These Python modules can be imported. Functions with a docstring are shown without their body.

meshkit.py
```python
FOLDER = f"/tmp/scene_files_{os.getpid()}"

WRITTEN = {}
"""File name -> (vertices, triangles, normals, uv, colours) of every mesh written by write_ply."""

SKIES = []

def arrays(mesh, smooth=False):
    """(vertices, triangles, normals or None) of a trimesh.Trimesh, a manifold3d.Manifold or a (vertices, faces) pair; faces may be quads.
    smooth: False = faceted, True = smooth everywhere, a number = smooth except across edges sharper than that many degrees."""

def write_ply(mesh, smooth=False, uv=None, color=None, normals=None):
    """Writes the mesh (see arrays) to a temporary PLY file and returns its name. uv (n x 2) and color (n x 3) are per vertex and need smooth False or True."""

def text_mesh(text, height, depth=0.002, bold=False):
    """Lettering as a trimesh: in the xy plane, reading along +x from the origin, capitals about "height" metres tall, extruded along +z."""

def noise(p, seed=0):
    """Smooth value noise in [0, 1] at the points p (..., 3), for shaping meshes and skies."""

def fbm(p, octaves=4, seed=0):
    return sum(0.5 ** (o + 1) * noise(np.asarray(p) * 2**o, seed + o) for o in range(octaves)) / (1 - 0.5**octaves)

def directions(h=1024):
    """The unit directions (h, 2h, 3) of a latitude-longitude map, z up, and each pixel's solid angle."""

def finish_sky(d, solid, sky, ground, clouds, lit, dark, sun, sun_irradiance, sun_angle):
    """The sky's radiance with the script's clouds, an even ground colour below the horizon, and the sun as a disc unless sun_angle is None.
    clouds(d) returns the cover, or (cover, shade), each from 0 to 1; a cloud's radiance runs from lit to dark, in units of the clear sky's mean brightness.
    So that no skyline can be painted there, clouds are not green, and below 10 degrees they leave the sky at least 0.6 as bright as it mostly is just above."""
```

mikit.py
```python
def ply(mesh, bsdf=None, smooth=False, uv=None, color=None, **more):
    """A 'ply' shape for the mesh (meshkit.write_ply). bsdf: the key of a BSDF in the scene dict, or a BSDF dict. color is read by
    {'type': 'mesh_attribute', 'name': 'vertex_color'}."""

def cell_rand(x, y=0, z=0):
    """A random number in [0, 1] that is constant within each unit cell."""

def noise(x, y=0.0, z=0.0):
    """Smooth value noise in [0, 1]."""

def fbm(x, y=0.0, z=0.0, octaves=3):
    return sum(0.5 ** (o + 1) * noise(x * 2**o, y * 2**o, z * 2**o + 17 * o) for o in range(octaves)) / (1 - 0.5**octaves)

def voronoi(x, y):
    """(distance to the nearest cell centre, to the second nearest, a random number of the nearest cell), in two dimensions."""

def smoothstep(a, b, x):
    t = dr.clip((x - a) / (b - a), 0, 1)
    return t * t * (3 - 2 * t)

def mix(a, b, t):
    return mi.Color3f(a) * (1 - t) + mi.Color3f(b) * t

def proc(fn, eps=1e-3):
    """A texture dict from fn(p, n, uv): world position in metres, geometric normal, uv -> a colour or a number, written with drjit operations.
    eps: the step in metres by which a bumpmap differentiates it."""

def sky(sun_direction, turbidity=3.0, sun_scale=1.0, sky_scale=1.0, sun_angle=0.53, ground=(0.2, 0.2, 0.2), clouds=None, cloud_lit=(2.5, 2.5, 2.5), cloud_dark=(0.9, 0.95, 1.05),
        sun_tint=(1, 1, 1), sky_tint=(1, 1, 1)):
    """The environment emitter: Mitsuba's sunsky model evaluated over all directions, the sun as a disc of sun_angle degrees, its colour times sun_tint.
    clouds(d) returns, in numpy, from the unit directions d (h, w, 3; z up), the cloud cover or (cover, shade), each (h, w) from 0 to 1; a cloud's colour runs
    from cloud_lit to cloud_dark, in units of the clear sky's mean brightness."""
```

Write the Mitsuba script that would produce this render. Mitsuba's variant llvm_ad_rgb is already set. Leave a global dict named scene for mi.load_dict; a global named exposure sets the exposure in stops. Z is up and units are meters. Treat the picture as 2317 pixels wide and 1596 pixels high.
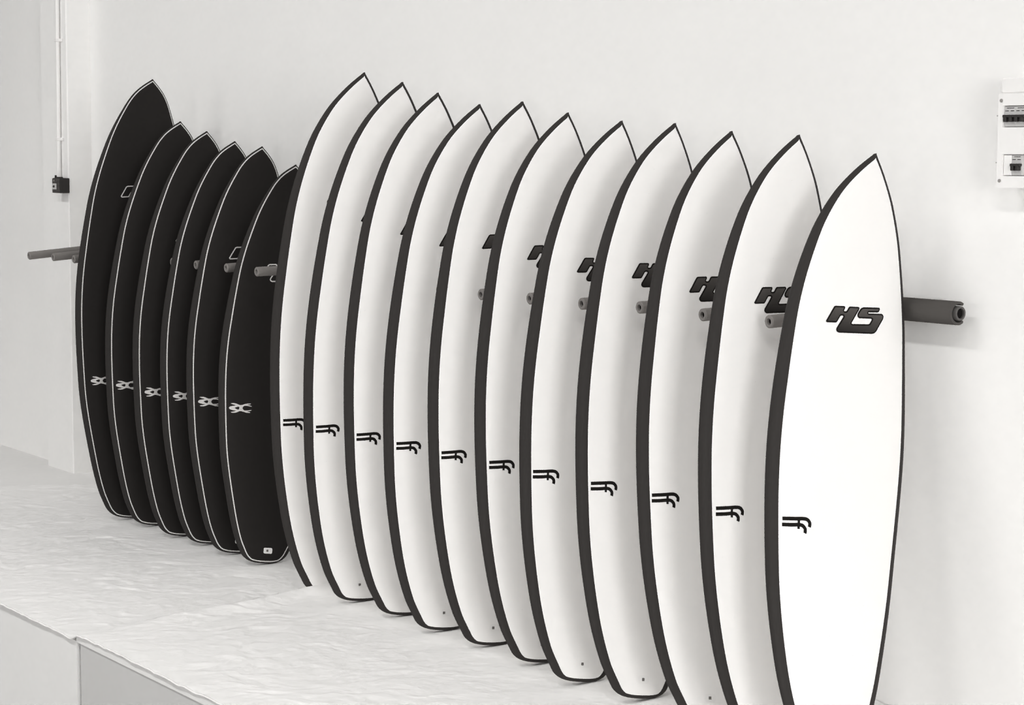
import math, numpy as np, trimesh, mitsuba as mi, mikit, meshkit, drjit as dr
from scipy.interpolate import PchipInterpolator
from shapely.geometry import Polygon, LineString, box as sbox
from shapely.ops import unary_union

T4 = mi.ScalarTransform4f
scene, labels = {"type": "scene"}, {}

# ---------------------------------------------------------------- camera, light, exposure
FOCAL, YAW, PITCH, ROLL = 4650.0, 0.60717, 0.09605, 0.00417
EYE = np.array([0.0, -3.8770, 1.6740])
exposure = 0.0
WINDOW_LIGHT, FILL_LAMP_LIGHT, FRONT_FILL_LIGHT = 17, 34, 1.8

fwd = np.array([-math.cos(YAW) * math.cos(PITCH), math.sin(YAW) * math.cos(PITCH), -math.sin(PITCH)])
rgt = np.array([math.sin(YAW), math.cos(YAW), 0.0])
up0 = np.cross(rgt, fwd)
up = -rgt * math.sin(ROLL) + up0 * math.cos(ROLL)
scene["camera"] = {
    "type": "perspective", "fov": math.degrees(2 * math.atan(1158.5 / FOCAL)), "fov_axis": "x", "near_clip": 0.05, "far_clip": 200.0,
    "to_world": T4().look_at(origin=EYE.tolist(), target=(EYE + fwd).tolist(), up=up.tolist())}


def glow(v):
    return {"type": "area", "radiance": {"type": "rgb", "value": [v, v * 0.992, v * 0.978]}}


# ---------------------------------------------------------------- helpers
def rgb(c):
    return {"type": "rgb", "value": list(c) if np.ndim(c) else [c * 1.0, c * 0.99, c * 0.98]}


def numbered(name):
    key, n = name, 0
    while key in used:
        n += 1
        key = f"{name}_{n:03d}"
    used.add(key)
    return key


used = set()


def thing(name, label, category, group=None):
    key = numbered(name)
    labels[key] = {"label": label, "category": category}
    if group:
        labels[key]["group"] = group
    return key


def obj(name, mesh, bsdf, parent=None, smooth=False, label=None, **more):
    key = numbered((parent + "__" if parent else "") + name)
    scene[key] = mikit.ply(mesh, bsdf, smooth=smooth, **more)
    if label:
        labels[key] = {"label": label}
    return key


def struct(name, mesh, bsdf, label, smooth=False, **more):
    key = obj(name, mesh, bsdf, None, smooth, **more)
    labels[key] = {"label": label, "kind": "structure"}
    return key


def bx(x0, x1, y0, y1, z0, z1, bevel=0.0):
    if bevel > 0:
        b = bevel
        pts = []
        for sx in (0, 1):
            for sy in (0, 1):
                for sz in (0, 1):
                    for ax in range(3):
                        d = [b, b, b]
                        d[ax] = 0
                        pts.append([x0 + d[0] if sx == 0 else x1 - d[0], y0 + d[1] if sy == 0 else y1 - d[1], z0 + d[2] if sz == 0 else z1 - d[2]])
        return trimesh.Trimesh(pts, process=True).convex_hull
    m = trimesh.creation.box(extents=(x1 - x0, y1 - y0, z1 - z0))
    m.apply_translation(((x0 + x1) / 2, (y0 + y1) / 2, (z0 + z1) / 2))
    return m


def quad(p):
    """a rectangle from four corners, counter-clockwise seen from its front"""
    return trimesh.Trimesh(np.array(p, float), [[0, 1, 2], [0, 2, 3]], process=False)


def cyl(a, b, r, n=28):
    return trimesh.creation.cylinder(radius=r, segment=[a, b], sections=n)


def lathe(profile, a, b, n=32):
    """profile of (distance along a->b in metres, radius), closed surface of revolution about the axis from a to b"""
    a, b = np.asarray(a, float), np.asarray(b, float)
    d = (b - a) / np.linalg.norm(b - a)
    e = np.cross(d, [0, 0, 1.0] if abs(d[2]) < 0.9 else [1.0, 0, 0])
    e /= np.linalg.norm(e)
    f = np.cross(d, e)
    ang = np.linspace(0, 2 * np.pi, n, endpoint=False)
    v = np.concatenate([a + d * s + r * (np.cos(ang)[:, None] * e + np.sin(ang)[:, None] * f) for s, r in profile])
    k = np.arange(n)
    k2 = (k + 1) % n
    fs = []
    for i in range(len(profile) - 1):
        p, q = i * n, (i + 1) * n
        fs.append(np.stack([p + k, p + k2, q + k2], 1))
        fs.append(np.stack([p + k, q + k2, q + k], 1))
    return trimesh.Trimesh(v, np.vstack(fs), process=False)


# ---------------------------------------------------------------- materials
def diffuse(c):
    return {"type": "twosided", "bsdf": {"type": "diffuse", "reflectance": c if isinstance(c, dict) else rgb(c)}}


def satin(c, rough=0.4, spec=0.4):
    return {"type": "twosided", "bsdf": {"type": "principled", "base_color": c if isinstance(c, dict) else rgb(c), "roughness": rough, "specular": spec}}


def plaster(base, amount=0.02):
    def fn(p, n, uv):
        a = mikit.fbm(p.x * 2.3, p.y * 2.3, p.z * 1.7, octaves=4)
        b = mikit.fbm(p.x * 40, p.y * 40, p.z * 40, octaves=2)
        return mi.Color3f(base, base * 0.995, base * 0.985) * (1 + amount * (a - 0.5) * 2 + amount * 0.6 * (b - 0.5) * 2)
    return fn


def bumps(inner, fn, scale):
    return {"type": "twosided", "bsdf": {"type": "bumpmap", "arbitrary": mikit.proc(fn, eps=0.002), "scale": scale, "bsdf": inner}}


scene["mat_wall"] = diffuse(mikit.proc(plaster(0.87)))
scene["mat_pillar"] = bumps({"type": "diffuse", "reflectance": mikit.proc(plaster(0.87, 0.025))},
                            lambda p, n, uv: mikit.fbm(p.x * 28, p.y * 28, p.z * 22, octaves=3), 0.004)
scene["mat_floor"] = diffuse(mikit.proc(plaster(0.40, 0.05)))
scene["mat_room"] = diffuse(0.42)
scene["mat_cloth"] = bumps({"type": "diffuse", "reflectance": mikit.proc(plaster(0.86, 0.02))},
                           lambda p, n, uv: mikit.fbm(p.x * 55, p.y * 55, 3.0, octaves=3), 0.0035)
scene["mat_hem"] = diffuse(0.86)
scene["mat_plinth_white"] = diffuse(mikit.proc(plaster(0.82, 0.02)))
scene["mat_plinth_grey"] = diffuse(mikit.proc(plaster(0.60, 0.02)))  # darker even tone for the platform base than for the ledge
scene["mat_white_gloss"] = satin(0.83, 0.5, 0.2)
scene["mat_carbon"] = satin((0.030, 0.0275, 0.0262), 0.6, 0.12)
scene["mat_black_deck"] = satin((0.020, 0.0182, 0.0174), 0.6, 0.08)
scene["mat_black_rail"] = satin((0.024, 0.022, 0.021), 0.55, 0.12)
scene["mat_pinline"] = diffuse((0.66, 0.645, 0.63))
scene["mat_mark_white"] = diffuse((0.70, 0.685, 0.67))
scene["mat_mark_black"] = diffuse((0.014, 0.013, 0.012))
scene["mat_letter_fill"] = {"type": "twosided", "bsdf": {"type": "diffuse", "reflectance": {"type": "mesh_attribute", "name": "vertex_color"}}}
scene["mat_plug"] = satin(0.80, 0.4, 0.3)
scene["mat_plug_hole"] = diffuse((0.15, 0.143, 0.137))
scene["mat_foam"] = bumps({"type": "diffuse", "reflectance": rgb((0.21, 0.198, 0.19))},
                          lambda p, n, uv: mikit.fbm(p.x * 160, p.y * 160, p.z * 160, octaves=2), 0.0015)
scene["mat_rail_foam"] = bumps({"type": "diffuse", "reflectance": rgb((0.085, 0.080, 0.076))},
                               lambda p, n, uv: mikit.fbm(p.x * 120, p.y * 120, p.z * 120, octaves=2), 0.0015)
scene["mat_pipe"] = satin((0.085, 0.081, 0.078), 0.5, 0.3)
scene["mat_hole"] = diffuse((0.012, 0.011, 0.011))
scene["mat_plastic"] = satin(0.82, 0.4, 0.4)
scene["mat_plastic_grey"] = satin(0.50, 0.5, 0.3)
scene["mat_dark_plastic"] = satin((0.022, 0.02, 0.019), 0.5, 0.3)
scene["mat_box_metal"] = diffuse(mikit.proc(lambda p, n, uv: mi.Color3f(0.075, 0.07, 0.068) * (0.6 + 0.9 * mikit.fbm(p.x * 90, p.y * 90, p.z * 90, octaves=3))))
scene["mat_screw"] = satin((0.25, 0.24, 0.23), 0.4, 0.5)
scene["mat_frame"] = satin(0.35, 0.5, 0.3)

# ---------------------------------------------------------------- the room
WALL_A = np.array([-10.2, 0.520])
WALL_SLOPE = 0.0135


def wall_y(x):
    return WALL_A[1] + WALL_SLOPE * (x - WALL_A[0])


ZF, ZC = -0.75, 5.0          # room floor, ceiling
XL, XR, YF = -18.0, 16.0, -14.0
LEDGE = -0.022               # the raised floor that carries the left half of the cloth


def wall_prism(x0, x1, z0, z1, thick=0.25):
    p = Polygon([(x0, wall_y(x0)), (x1, wall_y(x1)), (x1, wall_y(x1) + thick), (x0, wall_y(x0) + thick)])
    m = trimesh.creation.extrude_polygon(p, z1 - z0)
    m.apply_translation((0, 0, z0))
    return m


struct("wall_back", wall_prism(-10.242, XR, ZF, ZC), "mat_wall", "long white plastered back wall behind the leaning surfboards")
struct("wall_recess", bx(XL, -10.45, 0.466, 0.75, ZF, ZC), "mat_wall", "set back stretch of white wall left of the pillar")
# the pillar with worn, slightly wavy arrises
rng = np.random.default_rng(3)
pz = np.linspace(ZF, ZC, 120)
px0, px1, py0, py1 = -10.585, -10.232, 0.388, 0.80
rings = []
for i, z in enumerate(pz):
    w = 0.006 * (meshkit.fbm(np.array([[0.3, 7.7, z * 3.1]]), 3)[0] - 0.5) * 2
    w2 = 0.010 * (meshkit.fbm(np.array([[5.3, 1.7, z * 4.3]]), 4)[0] - 0.5) * 2
    b = 0.006
    rings.append([[px0 + w2, py1, z], [px0 + w2, py0 + b, z], [px0 + w2 + b, py0, z], [px1 + w - b, py0, z], [px1 + w, py0 + b, z], [px1, py1, z]])
rings = np.array(rings)
nr = rings.shape[1]
pf = []
for i in range(len(pz) - 1):
    for k in range(nr - 1):
        a = i * nr + k
        pf += [[a, a + 1, a + 1 + nr], [a, a + 1 + nr, a + nr]]
struct("wall_pillar", trimesh.Trimesh(rings.reshape(-1, 3), pf, process=False), "mat_pillar", "square white plastered pillar standing proud of the back wall", smooth=25)
struct("wall_left", bx(XL - 0.2, XL, YF, 0.75, ZF, ZC), "mat_room", "white end wall of the workshop beyond the pillar")
struct("wall_front", bx(XL, XR, YF - 0.2, YF, ZF, ZC), "mat_room", "white wall of the workshop opposite the surfboards")
struct("wall_right", bx(XR, XR + 0.2, YF, 1.2, ZF, ZC), "mat_room", "white end wall of the workshop with the large window")
struct("floor", bx(XL, XR, YF, 1.2, ZF - 0.1, ZF), "mat_floor", "pale concrete workshop floor")
struct("ceiling", bx(XL, XR, YF, 1.2, ZC, ZC + 0.1), "mat_room", "white workshop ceiling")


def window(name, glass_mesh, frame_meshes, light, label):
    key = struct(name, trimesh.util.concatenate(frame_meshes), "mat_frame", label)
    obj("pane", glass_mesh, "mat_plastic", key, emitter=glow(light))


wy0, wy1, wz0, wz1 = -10.8, -4.6, -0.3, 4.7
window("window_1", quad([[XR - 0.02, wy1, wz0], [XR - 0.02, wy0, wz0], [XR - 0.02, wy0, wz1], [XR - 0.02, wy1, wz1]]),
       [bx(XR - 0.06, XR, wy0 - 0.08, wy0, wz0 - 0.08, wz1 + 0.08), bx(XR - 0.06, XR, wy1, wy1 + 0.08, wz0 - 0.08, wz1 + 0.08),
        bx(XR - 0.06, XR, wy0, wy1, wz0 - 0.08, wz0), bx(XR - 0.06, XR, wy0, wy1, wz1, wz1 + 0.08), bx(XR - 0.06, XR, (wy0 + wy1) / 2 - 0.03, (wy0 + wy1) / 2 + 0.03, wz0, wz1)],
       WINDOW_LIGHT, "tall frosted window of the end wall, bright with daylight")
for k in range(5):  # glowing windows added behind the camera as broad fill, the left ones stronger
    a = -17.0 + 6.4 * k
    b = a + 3.6
    window(f"window_{k + 2}", quad([[a, YF + 0.02, 1.0], [b, YF + 0.02, 1.0], [b, YF + 0.02, 3.6], [a, YF + 0.02, 3.6]][::-1]),
           [bx(a - 0.08, b + 0.08, YF, YF + 0.06, 0.92, 1.0), bx(a - 0.08, b + 0.08, YF, YF + 0.06, 3.6, 3.68), bx(a - 0.08, a, YF, YF + 0.06, 1.0, 3.6),
            bx(b, b + 0.08, YF, YF + 0.06, 1.0, 3.6), bx((a + b) / 2 - 0.03, (a + b) / 2 + 0.03, YF, YF + 0.06, 1.0, 3.6)], FRONT_FILL_LIGHT * (1.0 if k > 2 else 2.0), "frosted window added to the front wall for fill light")
FILL_LAMP_TEXT = ["added ceiling fill lamp above the pillar and the black surfboards", "added ceiling fill lamp above the white surfboards", "added ceiling fill lamp above the breaker panel",
             "added ceiling fill lamp in the middle of the empty half of the hall", "added ceiling fill lamp closest to the frosted end window"]
for k in range(5):  # unseen lamps added overhead to give the hall fill light
    x0 = -11.0 + 4.6 * k
    t = thing("fill_lamp", FILL_LAMP_TEXT[k], "lamp", "added ceiling fill lamps")
    obj("housing", bx(x0, x0 + 2.6, -3.75, -3.25, ZC - 0.06, ZC, 0.01), "mat_plastic", t)
    obj("diffuser", quad([[x0 + 0.03, -3.72, ZC - 0.065], [x0 + 0.03, -3.28, ZC - 0.065], [x0 + 2.57, -3.28, ZC - 0.065], [x0 + 2.57, -3.72, ZC - 0.065]]), "mat_plastic", t, emitter=glow(FILL_LAMP_LIGHT))

# ---------------------------------------------------------------- raised floor under the boards
FRONT = -1.098
# seam between the two plinths runs slightly askew to the wall
SEAM = [(-6.664, FRONT), (-6.985, 0.30), (-7.05, 0.62)]
far = Polygon([(XL, FRONT + 0.002), (SEAM[0][0], FRONT + 0.002), SEAM[1], SEAM[2], (XL, 0.62)])
near = Polygon([SEAM[0], (-1.0, FRONT), (-1.0, 0.70), (SEAM[2][0], 0.62), SEAM[1]])


def slab(poly, z0, z1):
    m = trimesh.creation.extrude_polygon(poly, z1 - z0)
    m.apply_translation((0, 0, z0))
    return m


struct("floor_ledge", slab(far, ZF, LEDGE - 0.006), "mat_plinth_white", "white painted ledge under the black surfboards")
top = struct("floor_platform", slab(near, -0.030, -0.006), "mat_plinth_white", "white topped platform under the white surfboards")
obj("base", slab(Polygon([(-6.640, FRONT + 0.005), (-1.0, FRONT + 0.005), (-1.0, 0.65), (-6.95, 0.6)]), ZF, -0.0302), "mat_plinth_grey", top, label="grey front below the white edge")


def seam_x(y):
    return np.interp(y, [SEAM[0][1], SEAM[1][1], SEAM[2][1]], [SEAM[0][0], SEAM[1][0], SEAM[2][0]])


SHAPE_WHITE = {"hw":[0.035,0.06201,0.08368,0.11009,0.13251,0.14346,0.12913,0.09672,0.06639,0.03406],"th":0.08,"rn":0.04607,"pn":3.57699,"rt":0.03513,"ins":0.02732,"tn":0.46434,"insn":0.01681}
SHAPE_BLACK = {"hw":[0.04,0.0625,0.082,0.1076,0.13669,0.15081,0.13212,0.09489,0.06598,0.04017],"th":0.07356,"rn":0.03978,"pn":3.71721,"rt":0.01639,"ins":0.02352,"tn":0.32788,"insn":0.01108}
# x, y of the tail, lean to the wall, lean along the wall, turn, length; height of the cloth under it; stripe mark, letters and plug on the deck
WHITE = [
    [[-6.87508,0.00395,0.12238,-0.08339,0.02657,2.02336],-0.022,[-0.2337,0.6457],None,None],
    [[-6.61304,-0.01576,0.09614,-0.01221,0.00583,1.94259],0,[-0.2255,0.6368],[-0.1053,1.4178],[-0.015,0.0622]],
    [[-6.31766,-0.004,0.10044,-0.05285,-0.00463,1.90083],0,[-0.2229,0.6386],[-0.0968,1.3799],None],
    [[-6.03488,-0.02256,0.12194,-0.07212,0.00069,1.86021],0,[-0.2171,0.6364],[-0.1018,1.3493],[-0.0038,0.0609]],
    [[-5.75661,-0.00286,0.11099,-0.07963,0.00217,1.86397],0,[-0.2192,0.6393],[-0.1054,1.3516],[-0.0029,0.0593]],
    [[-5.46234,-0.01288,0.14117,-0.12323,0.0239,1.83549],0,[-0.2147,0.6382],[-0.1084,1.3304],None],
    [[-5.18069,-0.05354,0.16821,-0.12188,0.01602,1.81031],0,[-0.2155,0.6413],[-0.1065,1.3032],[-0.0034,0.0564]],
    [[-4.91596,-0.02204,0.16866,-0.13593,0.02576,1.80336],0,[-0.2112,0.6374],[-0.105,1.2993],[0.001,0.0584]],
    [[-4.65052,0.02401,0.15064,-0.14877,-0.00894,1.77515],0,[-0.2107,0.6374],[-0.1076,1.269],[0.0022,0.054]],
    [[-4.36727,0.01288,0.15352,-0.13324,-0.00825,1.75892],0,[-0.2034,0.6394],[-0.1054,1.2516],None],
    [[-4.10098,0.00406,0.21204,-0.17085,-0.04503,1.72823],0,[-0.2001,0.6397],[-0.1045,1.2222],None],
]
BLACK = [
    [[-8.78226,0.04803,0.10887,-0.09372,0.08089,2.04686],-0.022,[-0.2316,0.6268]],
    [[-8.54559,0.06061,0.12108,-0.1032,0.01039,1.851],-0.022,[-0.2251,0.6248]],
    [[-8.23664,0.04875,0.11968,-0.10024,0.02936,1.80314],-0.022,[-0.2164,0.6258]],
    [[-8.00353,0.06358,0.13034,-0.11611,0.01014,1.76193],-0.022,[-0.208,0.6281]],
    [[-7.74676,0.06173,0.1362,-0.13056,-0.00878,1.74239],-0.022,[-0.2112,0.6289]],
    [[-7.4844,0.05846,0.14761,-0.12274,-0.02179,1.66602],-0.022,[-0.206,0.6274]],
]
HS_OUTLINE = [[0.0,0.0],[0.00183,-0.00234],[0.00461,-0.00337],[0.03468,0.00102],[0.03785,0.00245],[0.03981,0.00499],[0.04942,0.02213],[0.05178,0.02405],[0.05897,0.02494],[0.06079,0.02366],[0.06025,0.02135],[0.03924,-0.01366],[0.03833,-0.01912],[0.04155,-0.02387],[0.04617,-0.02574],[0.05062,-0.0257],[0.17085,-0.00883],[0.18005,-0.00544],[0.18669,0.00019],[0.21099,0.04218],[0.21181,0.04951],[0.20842,0.05429],[0.20269,0.05566],[0.15302,0.04789],[0.1509,0.04903],[0.15268,0.05105],[0.18723,0.05707],[0.19178,0.05978],[0.19515,0.06757],[0.19289,0.07119],[0.18801,0.0712],[0.13265,0.06247],[0.12491,0.05913],[0.12028,0.05412],[0.11246,0.04115],[0.1116,0.03522],[0.11358,0.03067],[0.11905,0.02807],[0.16393,0.03446],[0.16714,0.03342],[0.16667,0.0311],[0.15968,0.01914],[0.15522,0.01658],[0.09484,0.00695],[0.09219,0.00827],[0.09275,0.01059],[0.1159,0.052],[0.11715,0.05623],[0.11506,0.05942],[0.111,0.05959],[0.08168,0.05554],[0.07796,0.05329],[0.07129,0.04146],[0.0687,0.03923],[0.06258,0.03851],[0.06073,0.04005],[0.06436,0.04822],[0.06376,0.05166],[0.05991,0.05303],[0.02978,0.04881],[0.02561,0.04676],[0.02324,0.04325]]
STRIPES = {"b1":[[-3e-05,0.00836],[0.03904,0.01224],[0.07316,0.01574],[0.0811,0.01414],[0.08666,0.01001],[0.09001,0.00454],[0.08974,-0.00084],[0.08875,-0.00523]],"b2":[[3e-05,-0.00836],[0.02802,-0.0061],[0.05842,-0.00273],[0.06556,-0.00401],[0.07168,-0.00834],[0.07568,-0.01426],[0.07574,-0.01959],[0.07475,-0.02397]],"c":[[0.05248,0.01334],[0.05247,0.00481],[0.05292,-0.01457]]}
CROSS_MARK = [[0.00595,0.01934],[0.01376,0.02092],[0.02174,0.02142],[0.0291,0.02046],[0.03576,0.01865],[0.04419,0.0158],[0.05081,0.01572],[0.05652,0.01706],[0.06458,0.02065],[0.07528,0.02352],[0.09287,0.02579],[0.0919,0.02176],[0.07812,0.01942],[0.08925,0.01759],[0.098,0.01437],[0.09729,0.01258],[0.0879,0.01313],[0.07851,0.01432],[0.06595,0.01367],[0.06041,0.00966],[0.05758,0.00312],[0.0613,-0.00209],[0.0674,-0.00537],[0.08157,-0.00373],[0.09743,-0.00052],[0.09835,-0.0014],[0.09433,-0.00449],[0.07938,-0.00833],[0.09308,-0.01052],[0.09265,-0.01371],[0.07733,-0.01457],[0.06622,-0.01193],[0.05354,-0.00942],[0.04615,-0.01003],[0.03588,-0.01519],[0.02875,-0.01773],[0.02077,-0.01877],[0.01199,-0.01868],[0.00865,-0.0162],[0.02352,-0.01265],[0.03216,-0.0092],[0.02,-0.00861],[0.01029,-0.00664],[0.00306,-0.00447],[0.0,0.0],[0.00309,0.00536],[0.01074,0.00833],[0.01858,0.01015],[0.02967,0.01303],[0.01495,0.01575],[0.00682,0.01823]]
CROSS_HOLE = [[0.024,0.00233],[0.03185,0.00573],[0.03901,0.00829],[0.04324,0.00667],[0.04465,0.00442],[0.04301,-0.00123],[0.03996,-0.00423],[0.03163,-0.00216]]

# ---------------------------------------------------------------- the cloth
# where each tail touches down, the tail rocker carrying it forward
tails = [(b[0][0] + SHAPE_WHITE["rt"] * b[0][5], b[0][1] - 0.02) for b in WHITE] + [(b[0][0] + SHAPE_BLACK["rt"] * b[0][5], b[0][1] - 0.02) for b in BLACK]


def cloth_height(x, y):
    s = (x - seam_x(y)) / 0.035
    base = LEDGE * (1 - 1 / (1 + np.exp(-np.clip(s * 3, -40, 40))))
    p = np.stack([x * 5.0, y * 5.0, np.zeros_like(x)], -1)
    warp = meshkit.fbm(p * 0.6, 3, seed=5) - 0.5
    q = np.stack([x * 7.5 + warp * 5, y * 5.5 - warp * 4, np.zeros_like(x)], -1)
    ridged = 1 - np.abs(2 * meshkit.fbm(q, 4, seed=11) - 1)
    fine = meshkit.fbm(np.stack([x * 30 + warp * 8, y * 22, np.zeros_like(x)], -1), 3, seed=23) - 0.5
    h = 0.011 * (ridged - 0.86) + 0.0055 * fine
    for tx, ty in tails:                       # pressed flat where a tail stands on it
        d = np.sqrt(((x - tx) / 0.09) ** 2 + ((y - ty) / 0.17) ** 2)
        lift = 0.0036 if tx > -7.0 else 0.0052          # the cloth bunches up against the rounded tail
        k = np.clip((1.7 - d) / 0.9, 0, 1)
        h = h * (1 - k) + np.minimum(lift, lift + 0.1 * h) * k
    # crease where the cloth runs over the corner of the platform
    c = np.exp(-(((x + 6.71) - 0.24 * (FRONT - y)) / 0.012) ** 2) * np.clip(1 - (y - FRONT) / 0.22, 0, 1) * (y > FRONT)
    k = np.clip((y + 0.95) / 0.6, 0, 1) * np.clip((0.62 - y) / 0.25, 0, 1)
    d = x - (seam_x(y) + 0.10 * k)
    fold = 0.023 * k * np.exp(-(d / np.where(d > 0, 0.085, 0.030)) ** 2)
    return base + h - 0.010 * c + fold


CX0, CX1, CY0 = -9.99, -2.2, FRONT - 0.005
nx, ny = 620, 170
gx = np.linspace(CX0, CX1, nx)
gs = np.linspace(0, 1, ny)
X = np.repeat(gx[:, None], ny, 1)
yend = np.minimum(wall_y(gx) - 0.004, 9)[:, None]
yfront = CY0 + 0.005 * (meshkit.fbm(np.stack([gx * 3.0, gx * 0, gx * 0], -1), 3, seed=2)[:, None] - 0.5) * 2
Y = yfront + (yend - yfront) * gs[None, :]
X = X + np.where(gx[:, None] < CX0 + 1e-6, 0.16 * (Y - 0.0), 0) * 0
shear = np.clip((CX0 + 0.6 - X) / 0.6, 0, 1)
X = X + shear * 0.5 * (Y + 0.05) * 0.9
Z = cloth_height(X, Y)
V = np.stack([X, Y, Z], -1).reshape(-1, 3)
idx = np.arange(nx * ny).reshape(nx, ny)
F = np.concatenate([np.stack([idx[:-1, :-1], idx[1:, :-1], idx[1:, 1:]], -1).reshape(-1, 3), np.stack([idx[:-1, :-1], idx[1:, 1:], idx[:-1, 1:]], -1).reshape(-1, 3)])
cl = thing("floor_cloth", "creased white dust sheet spread over the platform under the surfboards", "cloth")
obj("sheet", trimesh.Trimesh(V, F, process=False), "mat_cloth", cl, smooth=True)
# rolled hem along the front edge
hem_pts = np.stack([gx[::2], yfront[::2, 0] - 0.001, cloth_height(gx[::2], yfront[::2, 0]) - 0.001], -1)
hem_r = 0.0032
ang = np.linspace(0, 2 * np.pi, 8, endpoint=False)
hv = (hem_pts[:, None, :] + hem_r * np.stack([np.zeros(8), np.cos(ang), np.sin(ang)], -1)[None]).reshape(-1, 3)
k = np.arange(8)
hf = []
for i in range(len(hem_pts) - 1):
    hf += [np.stack([i * 8 + k, i * 8 + 8 + k, i * 8 + 8 + (k + 1) % 8], 1), np.stack([i * 8 + k, i * 8 + 8 + (k + 1) % 8, i * 8 + (k + 1) % 8], 1)]
obj("hem", trimesh.Trimesh(hv, np.vstack(hf), process=False), "mat_hem", cl, smooth=True)

# ---------------------------------------------------------------- surfboards
TK = np.array([0, 0.02, .06, .15, .3, .5, .7, .85, .92, .965, 1.])
TT = np.concatenate([[0, .00002, .0001, .0003, .0006, .001, .0015, .0022, .003, .004, .0055, .007], np.linspace(0.009, 0.08, 18)[:-1], np.linspace(.08, .9, 60)[:-1], np.linspace(.9, .9965, 21), [.9975, .9984, .9989, .9993, .9996, .9998, .99993, 1.0]])
M = 2.5


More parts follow.
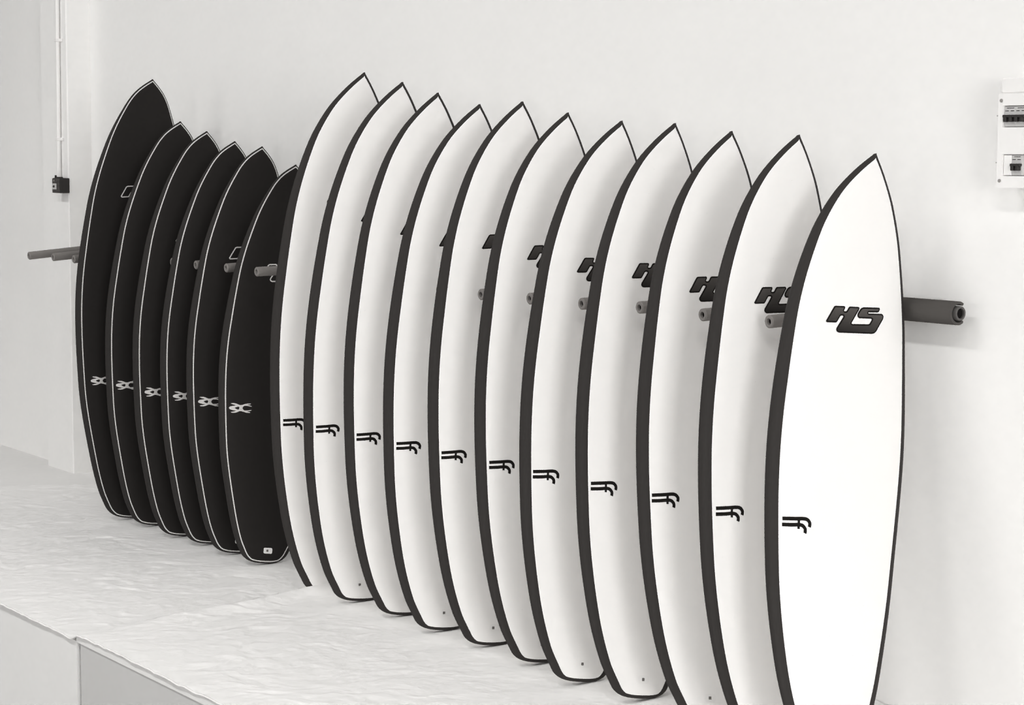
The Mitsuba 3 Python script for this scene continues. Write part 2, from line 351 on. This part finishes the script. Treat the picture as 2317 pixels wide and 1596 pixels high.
class Foil:
    def __init__(self, P, L, corner=0.024):
        self.P, self.L = P, L
        self._sharp = PchipInterpolator(TK, np.append(P["hw"], 0.0))
        h = np.append(P["hw"], 0.0)
        h[0] = h[1] - (h[2] - h[1]) * 0.5
        base = PchipInterpolator(TK, h)
        # squash tail: square with well rounded corners
        # and a nose rounded to a few millimetres
        nose = 0.0016
        self._hw = lambda t: base(np.minimum(t, 1 - nose)) * np.sqrt(1 - np.clip((np.asarray(t) - 1 + nose) / nose, 0, 1) ** 2) * np.where(np.asarray(t) < corner, (1 - np.clip(1 - np.asarray(t) / corner, 0, 1) ** 2.8) ** (1 / 2.8), 1.0)
        tn = P["tn"]
        self._th = PchipInterpolator([0, .04, .15, .35, .6, .8, .93, .985, 1], [.30, .42, .68, .93, 1., .85, tn, tn * .62, tn * .35])
        t = np.concatenate([np.linspace(0, .034, 120)[:-1], np.linspace(.034, 1, 800)])
        hw = self._hw(t) * L
        poly = Polygon(np.concatenate([np.stack([hw, t * L], 1), np.stack([-hw, t * L], 1)[::-1]])).buffer(0)
        self.poly = poly

    def hw(self, t):
        return self._hw(t) * self.L

    def th(self, t):
        return self.P["th"] * self._th(t)

    def rk(self, t):
        return self.L * (self.P["rn"] * np.clip((t - .5) / .5, 0, 1) ** self.P["pn"] + self.P["rt"] * np.clip((.5 - t) / .5, 0, 1) ** 2.2)

    def deck(self, u, v, off=0.0, side=1):
        t = np.clip(np.asarray(v) / self.L, 0, 1)
        q = np.clip(np.abs(u) / np.maximum(self.hw(t), 1e-4), 0, .9999)
        n = side * (self.th(t) / 2 * (1 - q ** M) ** (1 / M) + off) + self.rk(t)
        return np.stack([np.broadcast_to(u, np.shape(n)), np.broadcast_to(v, np.shape(n)), n], -1)

    def inset(self, extra):
        """half-width of the deck panel at each v, and its first and last v"""
        P = self.P
        e = self.poly.buffer(-max(0.010 + extra, 0.001), join_style=1)
        v0, v1 = e.bounds[1], e.bounds[3]

        def w(v):
            v = np.atleast_1d(v)
            t = v / self.L
            a = self.hw(t) - np.minimum(P["ins"] + extra + (P["insn"] - P["ins"]) * np.clip((t - .6) / .35, 0, 1), self.hw(t) * .9)
            out = []
            for vi, ai in zip(v, a):
                c = e.intersection(LineString([(-1, vi), (1, vi)]))
                out.append(min(ai, c.length / 2 if not c.is_empty else 0.0))
            return np.maximum(np.array(out), 1e-5)
        return w, v0, v1


def board_meshes(P, L, pin=None, corner=0.022):
    f = Foil(P, L, corner)
    w_in, v0, v1 = f.inset(0.0)
    vs = TT * L
    vs = np.unique(np.concatenate([vs[(vs > v0 + 2e-3) & (vs < v1 - 2e-3)], v0 + 1e-5 + np.array([0, .0002, .0006, .0012, .002, .003, .0045, .006, .008, .011, .014]), v1 - 1e-5 - np.array([0, .001, .003, .007])]))
    NU = 44
    s = np.sin(np.linspace(-np.pi / 2, np.pi / 2, NU))
    wi = w_in(vs)

    def cap(side, width):
        U = width[:, None] * s[None, :]
        V_ = np.repeat(vs[:, None], NU, 1)
        g = f.deck(U, V_, 0.0, side)
        ix = np.arange(g.shape[0] * NU).reshape(-1, NU)
        fa = np.concatenate([np.stack([ix[:-1, :-1], ix[:-1, 1:], ix[1:, 1:]], -1).reshape(-1, 3), np.stack([ix[:-1, :-1], ix[1:, 1:], ix[1:, :-1]], -1).reshape(-1, 3)])
        return trimesh.Trimesh(g.reshape(-1, 3), fa if side > 0 else fa[:, ::-1], process=False)
    # the rail: a shell a hair under the panels, whole board
    vr = TT * L
    A = np.linspace(0, 2 * np.pi, 73)[:-1]
    cu = np.sign(np.cos(A)) * np.abs(np.cos(A)) ** (2 / M)
    su = np.sign(np.sin(A)) * np.abs(np.sin(A)) ** (2 / M)
    t = TT
    hwr, thr, rkr = f.hw(t), f.th(t), f.rk(t)
    win_r = np.zeros_like(vr)
    inside = (vr > v0) & (vr < v1)
    win_r[inside] = w_in(vr[inside])
    g = np.stack([hwr[:, None] * cu, np.repeat(vr[:, None], len(A), 1), thr[:, None] * su / 2 + rkr[:, None]], -1)
    # sink the shell by up to 1.2 mm under the panels
    under = np.clip((win_r[:, None] - np.abs(g[..., 0])) / 0.004, 0, 1)
    g[..., 2] -= np.sign(su)[None, :] * under * 0.0016
    nA = len(A)
    ix = np.arange(g.shape[0] * nA).reshape(-1, nA)
    ix2 = np.roll(ix, -1, 1)
    fa = np.concatenate([np.stack([ix[:-1], ix2[1:], ix2[:-1]], -1).reshape(-1, 3), np.stack([ix[:-1], ix[1:], ix2[1:]], -1).reshape(-1, 3)])
    verts = g.reshape(-1, 3)
    c0 = len(verts)
    verts = np.vstack([verts, [[0, 0, rkr[0]]]])
    fa = np.vstack([fa, np.stack([np.full(nA, c0), ix[0], ix2[0]], -1)])
    out = {"rail": trimesh.Trimesh(verts, fa, process=False), "deck": cap(1, wi), "bottom": cap(-1, wi)}
    if pin:
        # white line just outside the deck panel
        w_out, p0, p1 = f.inset(-pin)
        a = np.concatenate([np.stack([-wi, vs], 1), np.stack([wi, vs], 1)[::-1]])
        ring_in = Polygon(a).buffer(0)
        ring = ring_in.buffer(pin, join_style=1).difference(ring_in.buffer(-0.0005))
        out["pinline"] = decal(f, ring, 0.0012, 0.02)
    return f, out


def decal(f, poly, off, size=0.012):
    ms = []
    for gpoly in getattr(poly, "geoms", [poly]):
        if gpoly.is_empty or gpoly.area < 1e-7:
            continue
        gpoly = gpoly.segmentize(size)
        v2, fa = trimesh.creation.triangulate_polygon(gpoly, engine="earcut")
        v3 = np.column_stack([v2, np.zeros(len(v2))])
        v3, fa = trimesh.remesh.subdivide_to_size(v3, fa, size * 1.2, max_iter=12)
        m = trimesh.Trimesh(v3, fa, process=True)
        m.vertices = f.deck(m.vertices[:, 0], m.vertices[:, 1], off)
        fn = m.face_normals[:, 2].sum()
        if fn < 0:
            m.invert()
        ms.append(m)
    return trimesh.util.concatenate(ms)


GAPS = []


def placer(B, f, mesh, zbase):
    x, y, th, ps, om, L = B

    def mat():
        c = np.zeros((3, 3))
        for k, e in enumerate(np.eye(3)):
            u, v, n = e
            X_, Y_, Z_ = n, u, v
            Y_, Z_ = Y_ * math.cos(th) + Z_ * math.sin(th), -Y_ * math.sin(th) + Z_ * math.cos(th)
            X_, Z_ = X_ * math.cos(ps) + Z_ * math.sin(ps), -X_ * math.sin(ps) + Z_ * math.cos(ps)
            X_, Y_ = X_ * math.cos(om) - Y_ * math.sin(om), X_ * math.sin(om) + Y_ * math.cos(om)
            c[:, k] = X_, Y_, Z_
        return c
    R = mat()
    # height of the squarer outline that the placing was measured with, the rounded tail sinking into a crease of the cloth
    A = np.linspace(0, 2 * np.pi, 29)[:-1]
    cu = np.sign(np.cos(A)) * np.abs(np.cos(A)) ** (2 / M)
    su = np.sign(np.sin(A)) * np.abs(np.sin(A)) ** (2 / M)
    ts = np.linspace(0, .08, 9)
    old = np.stack([f._sharp(ts)[:, None] * L * cu, np.repeat(ts[:, None] * L, len(A), 1), f.th(ts)[:, None] * su / 2 + f.rk(ts)[:, None]], -1).reshape(-1, 3)
    zmin = min((old @ R.T)[:, 2].min(), (mesh.vertices @ R.T)[:, 2].min())
    GAPS.append((mesh.vertices @ R.T)[:, 2].min() - zmin)
    t = np.array([x, y, zbase - zmin])
    M4 = np.eye(4)
    M4[:3, :3], M4[:3, 3] = R, t
    return M4


def moved(m, M4):
    m = m.copy()
    m.apply_transform(M4)
    return m


hs = np.array(HS_OUTLINE)
hs_poly = Polygon(hs).buffer(0)


def shift(poly, a, k=1.0):
    from shapely import affinity
    return affinity.affine_transform(poly, [k, 0, 0, k, a[0], a[1]])


def smooth_line(pts):
    pts = np.array(pts)
    s_ = np.concatenate([[0], np.cumsum(np.linalg.norm(np.diff(pts, axis=0), axis=1))])
    t_ = np.linspace(0, s_[-1], 40)
    return LineString(np.stack([PchipInterpolator(s_, pts[:, 0])(t_), PchipInterpolator(s_, pts[:, 1])(t_)], 1))


stripe_poly = unary_union([smooth_line(STRIPES["b1"]).buffer(0.0050, cap_style=2), smooth_line(STRIPES["b2"]).buffer(0.0050, cap_style=2), LineString(STRIPES["c"]).buffer(0.0037, cap_style=2)])
cross_poly = Polygon(CROSS_MARK).buffer(0).difference(Polygon(CROSS_HOLE))
cross_bar = LineString([(0.078, -0.0015), (0.112, -0.002)]).buffer(0.0016, cap_style=2)


def plug(f, parent, u, v, M4, hole_u):
    rim = sbox(u - 0.014, v - 0.006, u + 0.014, v + 0.006).buffer(0.006)
    hole = sbox(u + hole_u - 0.0038, v - 0.0035, u + hole_u + 0.0038, v + 0.0035).buffer(0.001)
    p = obj("leash_plug", moved(decal(f, rim, 0.0014, 0.006), M4), "mat_plug", parent, smooth=True, label="small leash plug near the tail")
    obj("cavity", moved(decal(f, hole, 0.0022, 0.004), M4), "mat_plug_hole", p)


WL = ["white surfboard with black rails, nearest of the row, its whole deck and lettering in view",
      "white surfboard standing second from the near end of the row, most of its lettering showing",
      "white surfboard standing third from the near end of the row",
      "white surfboard standing fourth from the near end of the row",
      "white surfboard standing fifth from the near end of the row",
      "white surfboard standing sixth from the near end of the row",
      "white surfboard seventh from the near end, its nose rising higher than the next one behind",
      "white surfboard eighth from the near end, its nose lower than both its neighbours",
      "white surfboard standing third from the black boards in the row",
      "white surfboard standing second from the black boards, behind the fold of cloth",
      "tallest white surfboard at the far end of the white ones, next to the black boards"]
BL = ["tallest black surfboard with white pinline, at the far left end of the row",
      "black surfboard with white pinline, second from the far left end of the row",
      "black surfboard with white pinline, third from the far left end of the row",
      "black surfboard with white pinline, third from the white boards",
      "black surfboard with white pinline, second from the white boards",
      "shortest black surfboard with white pinline, right beside the white boards, its leash plug showing"]

for rank, (B, zb, ja, ha, pa) in enumerate(reversed(WHITE)):
    L = B[5]
    f, ms = board_meshes(SHAPE_WHITE, L)
    M4 = placer(B, f, ms["rail"], zb)
    t = thing("surfboard", WL[rank], "surfboard", "white surfboards on the rack")
    obj("rail", moved(ms["rail"], M4), "mat_carbon", t, smooth=50, label="black carbon rail band")
    obj("deck", moved(ms["deck"], M4), "mat_white_gloss", t, smooth=True)
    obj("bottom", moved(ms["bottom"], M4), "mat_white_gloss", t, smooth=True)
    ha = ha or [-0.105, L - 0.515]
    lp = shift(hs_poly, ha)
    lt = obj("letter_logo", moved(decal(f, lp, 0.0010), M4), "mat_mark_black", t, smooth=True, label="slanted black HS lettering")
    fill = lp.buffer(-0.0042)
    fm = decal(f, fill, 0.0016)
    g = np.clip((fm.vertices[:, 1] - (ha[1] - 0.035)) / 0.085, 0, 1)[:, None]
    colr = np.array([0.012, 0.011, 0.0105]) * (1 - g) + np.array([0.085, 0.079, 0.075]) * g
    obj("letter_fill", moved(fm, M4), "mat_letter_fill", lt, color=colr, smooth=True)
    obj("stripe_logo", moved(decal(f, shift(stripe_poly, ja), 0.0010), M4), "mat_mark_black", t, smooth=True, label="small black double stripe emblem")
    pa = pa or [0.0, 0.059]
    plug(f, t, 0.004, pa[1], M4, -0.004 + pa[0])

HS_B = {0: (-0.1162, 0.5574), 4: (-0.1078, 0.4929)}
for i, (B, zb, ja) in enumerate(BLACK):
    L = B[5]
    f, ms = board_meshes(SHAPE_BLACK, L, pin=0.0043, corner=0.030)
    M4 = placer(B, f, ms["rail"], zb)
    t = thing("surfboard", BL[i], "surfboard", "black surfboards on the rack")
    obj("rail", moved(ms["rail"], M4), "mat_black_rail", t, smooth=50)
    obj("deck", moved(ms["deck"], M4), "mat_black_deck", t, smooth=True)
    obj("bottom", moved(ms["bottom"], M4), "mat_black_deck", t, smooth=True)
    obj("pinline", moved(ms["pinline"], M4), "mat_pinline", t, smooth=True, label="thin white pinline round the deck")
    hu, hv_ = HS_B.get(i, (-0.105, 0.50))
    k_ = 1.0
    if i == 5:
        k_ = 0.92
        hu, hv_ = -0.0657 - k_ * hs[12][0], 0.492 + k_ * hs[12][1]
    lp = shift(hs_poly, (hu, L - hv_), k_)
    obj("letter_logo", moved(decal(f, lp.boundary.buffer(0.0026), 0.0012), M4), "mat_mark_white", t, smooth=True, label="white outlined HS lettering")
    obj("cross_logo", moved(decal(f, unary_union([shift(cross_poly, ja)]), 0.0012), M4), "mat_mark_white", t, smooth=True, label="small white crossed emblem")
    plug(f, t, 0.010, 0.0525, M4, -0.003)

# ---------------------------------------------------------------- the rack
RAIL_Z = 1.215


def rail_y(x):
    return wall_y(x) - 0.066


rack = thing("wall_rack", "padded steel rack bar along the wall with foam covered pegs between the surfboards", "rack")
xa, xb = -9.75, -4.105
pa_, pb_ = np.array([xa, rail_y(xa), RAIL_Z]), np.array([xb, rail_y(xb), RAIL_Z + 0.010])
dirx = (pb_ - pa_) / np.linalg.norm(pb_ - pa_)
Lr = np.linalg.norm(pb_ - pa_)
# foam sleeve with a slit where the pipe end shows: an extruded open ring
th_ = np.linspace(math.radians(-40), math.radians(220), 60)
ro, ri = 0.0345, 0.0265
slit = [(ro * math.cos(a), ro * math.sin(a)) for a in th_] + [(ri * math.cos(a), ri * math.sin(a)) for a in th_[::-1]]
ring_poly = Polygon(slit).buffer(0).buffer(-0.003).buffer(0.003)
sl = trimesh.creation.extrude_polygon(ring_poly, Lr)
ez, exx = dirx, np.cross([0, 0, 1.0], dirx)
exx /= np.linalg.norm(exx)
# slit faces the wall-ward side at the near end
ey = np.cross(ez, exx)
R4 = np.eye(4)
rot = math.radians(90)
R4[:3, 0] = exx * math.cos(rot) + ey * math.sin(rot)
R4[:3, 1] = -exx * math.sin(rot) + ey * math.cos(rot)
R4[:3, 2], R4[:3, 3] = ez, pa_
obj("rail_sleeve", moved(sl, R4), "mat_rail_foam", rack, smooth=40, label="dark grey foam sleeve round the bar")
pe = pb_ + dirx * 0.009
obj("rail_pipe", lathe([(0, 0.0005), (0, 0.0212), (Lr + 0.007, 0.0212), (Lr + 0.009, 0.0200), (Lr + 0.009, 0.0150), (Lr + 0.007, 0.0143), (Lr - 0.06, 0.0143), (Lr - 0.06, 0.0005)], pa_, pe), "mat_pipe", rack, smooth=40, label="end of the grey steel pipe")
obj("pipe_bore", lathe([(Lr - 0.058, 0.0004), (Lr - 0.058, 0.0140), (Lr + 0.002, 0.0140), (Lr + 0.0021, 0.0004)], pa_, pe, 20), "mat_hole", rack)
for k in range(6):
    x = -9.4 + k * 1.02
    obj("bracket", bx(x - 0.02, x + 0.02, rail_y(x) + 0.03, wall_y(x) + 0.002, RAIL_Z - 0.02, RAIL_Z + 0.02, 0.003), "mat_pipe", rack)
PEGS = [(-4.411, 0.084, 1.199), (-4.677, 0.059, 1.202), (-4.956, 0.041, 1.207), (-5.208, 0.007, 1.204), (-5.472, -0.008, 1.205), (-5.735, -0.023, 1.204),
        (-6.00, -0.02, 1.204), (-6.265, -0.02, 1.204), (-6.53, -0.01, 1.204), (-6.78, 0.0, 1.204),
        (-7.285, -0.056, 1.206), (-7.76, 0.05, 1.195), (-8.02, 0.037, 1.196), (-8.26, 0.04, 1.197), (-8.52, 0.04, 1.195), (-8.78, 0.04, 1.19),
        (-9.06, -0.083, 1.178), (-9.35, -0.066, 1.175), (-9.62, -0.080, 1.170)]
for x, y, z in PEGS:
    e = np.array([x, y, z])
    b = np.array([x, rail_y(x) - 0.008, RAIL_Z])
    Lp = np.linalg.norm(b - e)
    r = 0.0192
    pg = obj("peg", lathe([(0.03, 0.0004), (0.03, 0.0085), (0.002, 0.0085), (0.0, 0.0100), (0.0, r - 0.003), (0.003, r), (Lp, r)], e, b, 28), "mat_foam", rack, smooth=40)
    obj("bore", lathe([(0.0285, 0.0002), (0.0285, 0.0083), (0.010, 0.0083), (0.0100, 0.0002)], e, b, 16), "mat_hole", pg)

# ---------------------------------------------------------------- conduit, switch box
PY = 0.388
cd = thing("conduit", "thin white electrical conduit running down the pillar to the switch box", "conduit")
obj("tube", lathe([(0, 0.0004), (0, 0.0105), (2.7, 0.0105), (2.7, 0.0004)], (-10.322, PY - 0.014, 1.540), (-10.285, PY - 0.014, 4.24), 16), "mat_plastic", cd, smooth=40)
for z in (1.745, 2.262, 2.78, 3.3):
    xx = -10.322 + (z - 1.54) / 2.65 * 0.037
    obj("clip", trimesh.util.concatenate([bx(xx - 0.014, xx + 0.014, PY - 0.028, PY + 0.001, z - 0.008, z + 0.008, 0.002), bx(xx - 0.012, xx + 0.034, PY - 0.008, PY + 0.001, z - 0.008, z + 0.008, 0.002)]), "mat_plastic", cd)
sb = thing("switch_box", "small dark metal switch box on the white pillar under the conduit", "switch")
q0, q1, qz0, qz1, qy = -10.318, -10.219, 1.463, 1.541, PY - 0.052
obj("housing", bx(q0, q1, qy, PY + 0.001, qz0, qz1, 0.002), "mat_dark_plastic", sb)
obj("front_plate", bx(q0 + 0.002, q1 - 0.004, qy - 0.004, qy + 0.001, qz0 + 0.001, qz1 - 0.001, 0.0015), "mat_box_metal", sb, label="worn grey front plate")
obj("switch_plate", bx(q0 + 0.012, q1 - 0.038, qy - 0.007, qy - 0.003, qz0 + 0.019, qz0 + 0.050, 0.001), "mat_plastic_grey", sb, label="pale square plate with a round button")
obj("button", cyl((q0 + 0.036, qy - 0.012, qz0 + 0.0345), (q0 + 0.036, qy - 0.005, qz0 + 0.0345), 0.006, 16), "mat_dark_plastic", sb)
obj("screw", cyl((q0 + 0.028, qy - 0.006, qz1 - 0.013), (q0 + 0.028, qy - 0.003, qz1 - 0.013), 0.005, 12), "mat_screw", sb)
obj("gland", bx(q0 + 0.020, q1 - 0.030, qy + 0.006, qy + 0.030, qz1 - 0.001, qz1 + 0.006, 0.001), "mat_dark_plastic", sb)
obj("lug", bx(q0 + 0.016, q0 + 0.028, qy + 0.004, qy + 0.012, qz1 - 0.001, qz1 + 0.015, 0.001), "mat_dark_plastic", sb)

# ---------------------------------------------------------------- breaker panel at the right
xp = -3.962
pw, py_ = 0.36, 0.52
fb = thing("breaker_panel", "white plastic breaker panel on the back wall at the right edge of the photo", "breaker panel")
yw = wall_y(xp) + 0.003


def framed(x0, x1, z0, z1, holes, y0, y1):
    poly = sbox(x0, z0, x1, z1).buffer(-0.004).buffer(0.004)
    for h in holes:
        poly = poly.difference(sbox(*h))
    m = trimesh.creation.extrude_polygon(poly, y1 - y0)
    m.apply_transform(np.array([[1, 0, 0, 0], [0, 0, -1, y1], [0, 1, 0, 0], [0, 0, 0, 1.0]]))
    return m


zt, zm, zb_ = 1.892, 1.849, 1.588
wins = [(xp + 0.0185, 1.755, xp + 0.20, 1.815), (xp + 0.0205, 1.6205, xp + 0.20, 1.6805)]
obj("back_box", bx(xp - 0.002, xp + pw, py_ + 0.024, yw, zb_ + 0.004, zt, 0.004), "mat_plastic", fb)
obj("cover", framed(xp + 0.001, xp + pw, zb_, zm, wins, py_, py_ + 0.030), "mat_plastic", fb, label="white cover plate with two breaker openings")
obj("top_cover", bx(xp, xp + pw, py_ + 0.012, py_ + 0.032, zm + 0.001, zt, 0.003), "mat_plastic", fb)
for z in (1.829, 1.607):
    obj("screw", cyl((xp + 0.0125, py_ - 0.002, z), (xp + 0.0125, py_ + 0.004, z), 0.0050, 16), "mat_screw", fb)
for z in (1.782, 1.652):
    obj("hinge", bx(xp - 0.006, xp + 0.002, py_ + 0.004, py_ + 0.028, z - 0.018, z + 0.018, 0.002), "mat_plastic", fb)
    obj("hinge_slot", bx(xp - 0.0066, xp + 0.003, py_ + 0.003, py_ + 0.010, z + 0.004, z + 0.0062), "mat_screw", fb)


def breaker(x0, x1, z0, z1, n):
    b = obj("breaker", bx(x0, x1, py_ + 0.006, py_ + 0.026, z0 + 0.002, z1 - 0.002, 0.001), "mat_plastic_grey", fb, label="grey circuit breaker with black toggles")
    w = (x1 - x0) / n
    zc = z0 + (z1 - z0) * 0.45
    obj("toggle_bar", bx(x0, x1, py_ - 0.004, py_ + 0.008, zc, zc + 0.0075, 0.0015), "mat_dark_plastic", b)
    for i_ in range(n):
        c = x0 + w * (i_ + 0.5)
        obj("toggle", bx(c - 0.0052, c + 0.0052, py_ - 0.006, py_ + 0.008, zc - 0.012, zc + 0.002, 0.0015), "mat_dark_plastic", b)
        obj("label_line", bx(c - 0.006, c + 0.005, py_ + 0.005, py_ + 0.007, z1 - 0.0155, z1 - 0.0135), "mat_dark_plastic", b)
    obj("label_line", bx(x0 + 0.009, x1 - 0.004, py_ + 0.005, py_ + 0.007, z1 - 0.0075, z1 - 0.006), "mat_dark_plastic", b)


breaker(xp + 0.019, xp + 0.058, 1.755, 1.815, 2)
breaker(xp + 0.058, xp + 0.097, 1.755, 1.815, 2)
obj("blank_plate", bx(xp + 0.022, xp + 0.050, py_ + 0.004, py_ + 0.024, 1.6225, 1.6785, 0.001), "mat_plastic", fb)
breaker(xp + 0.050, xp + 0.086, 1.6205, 1.6805, 2)
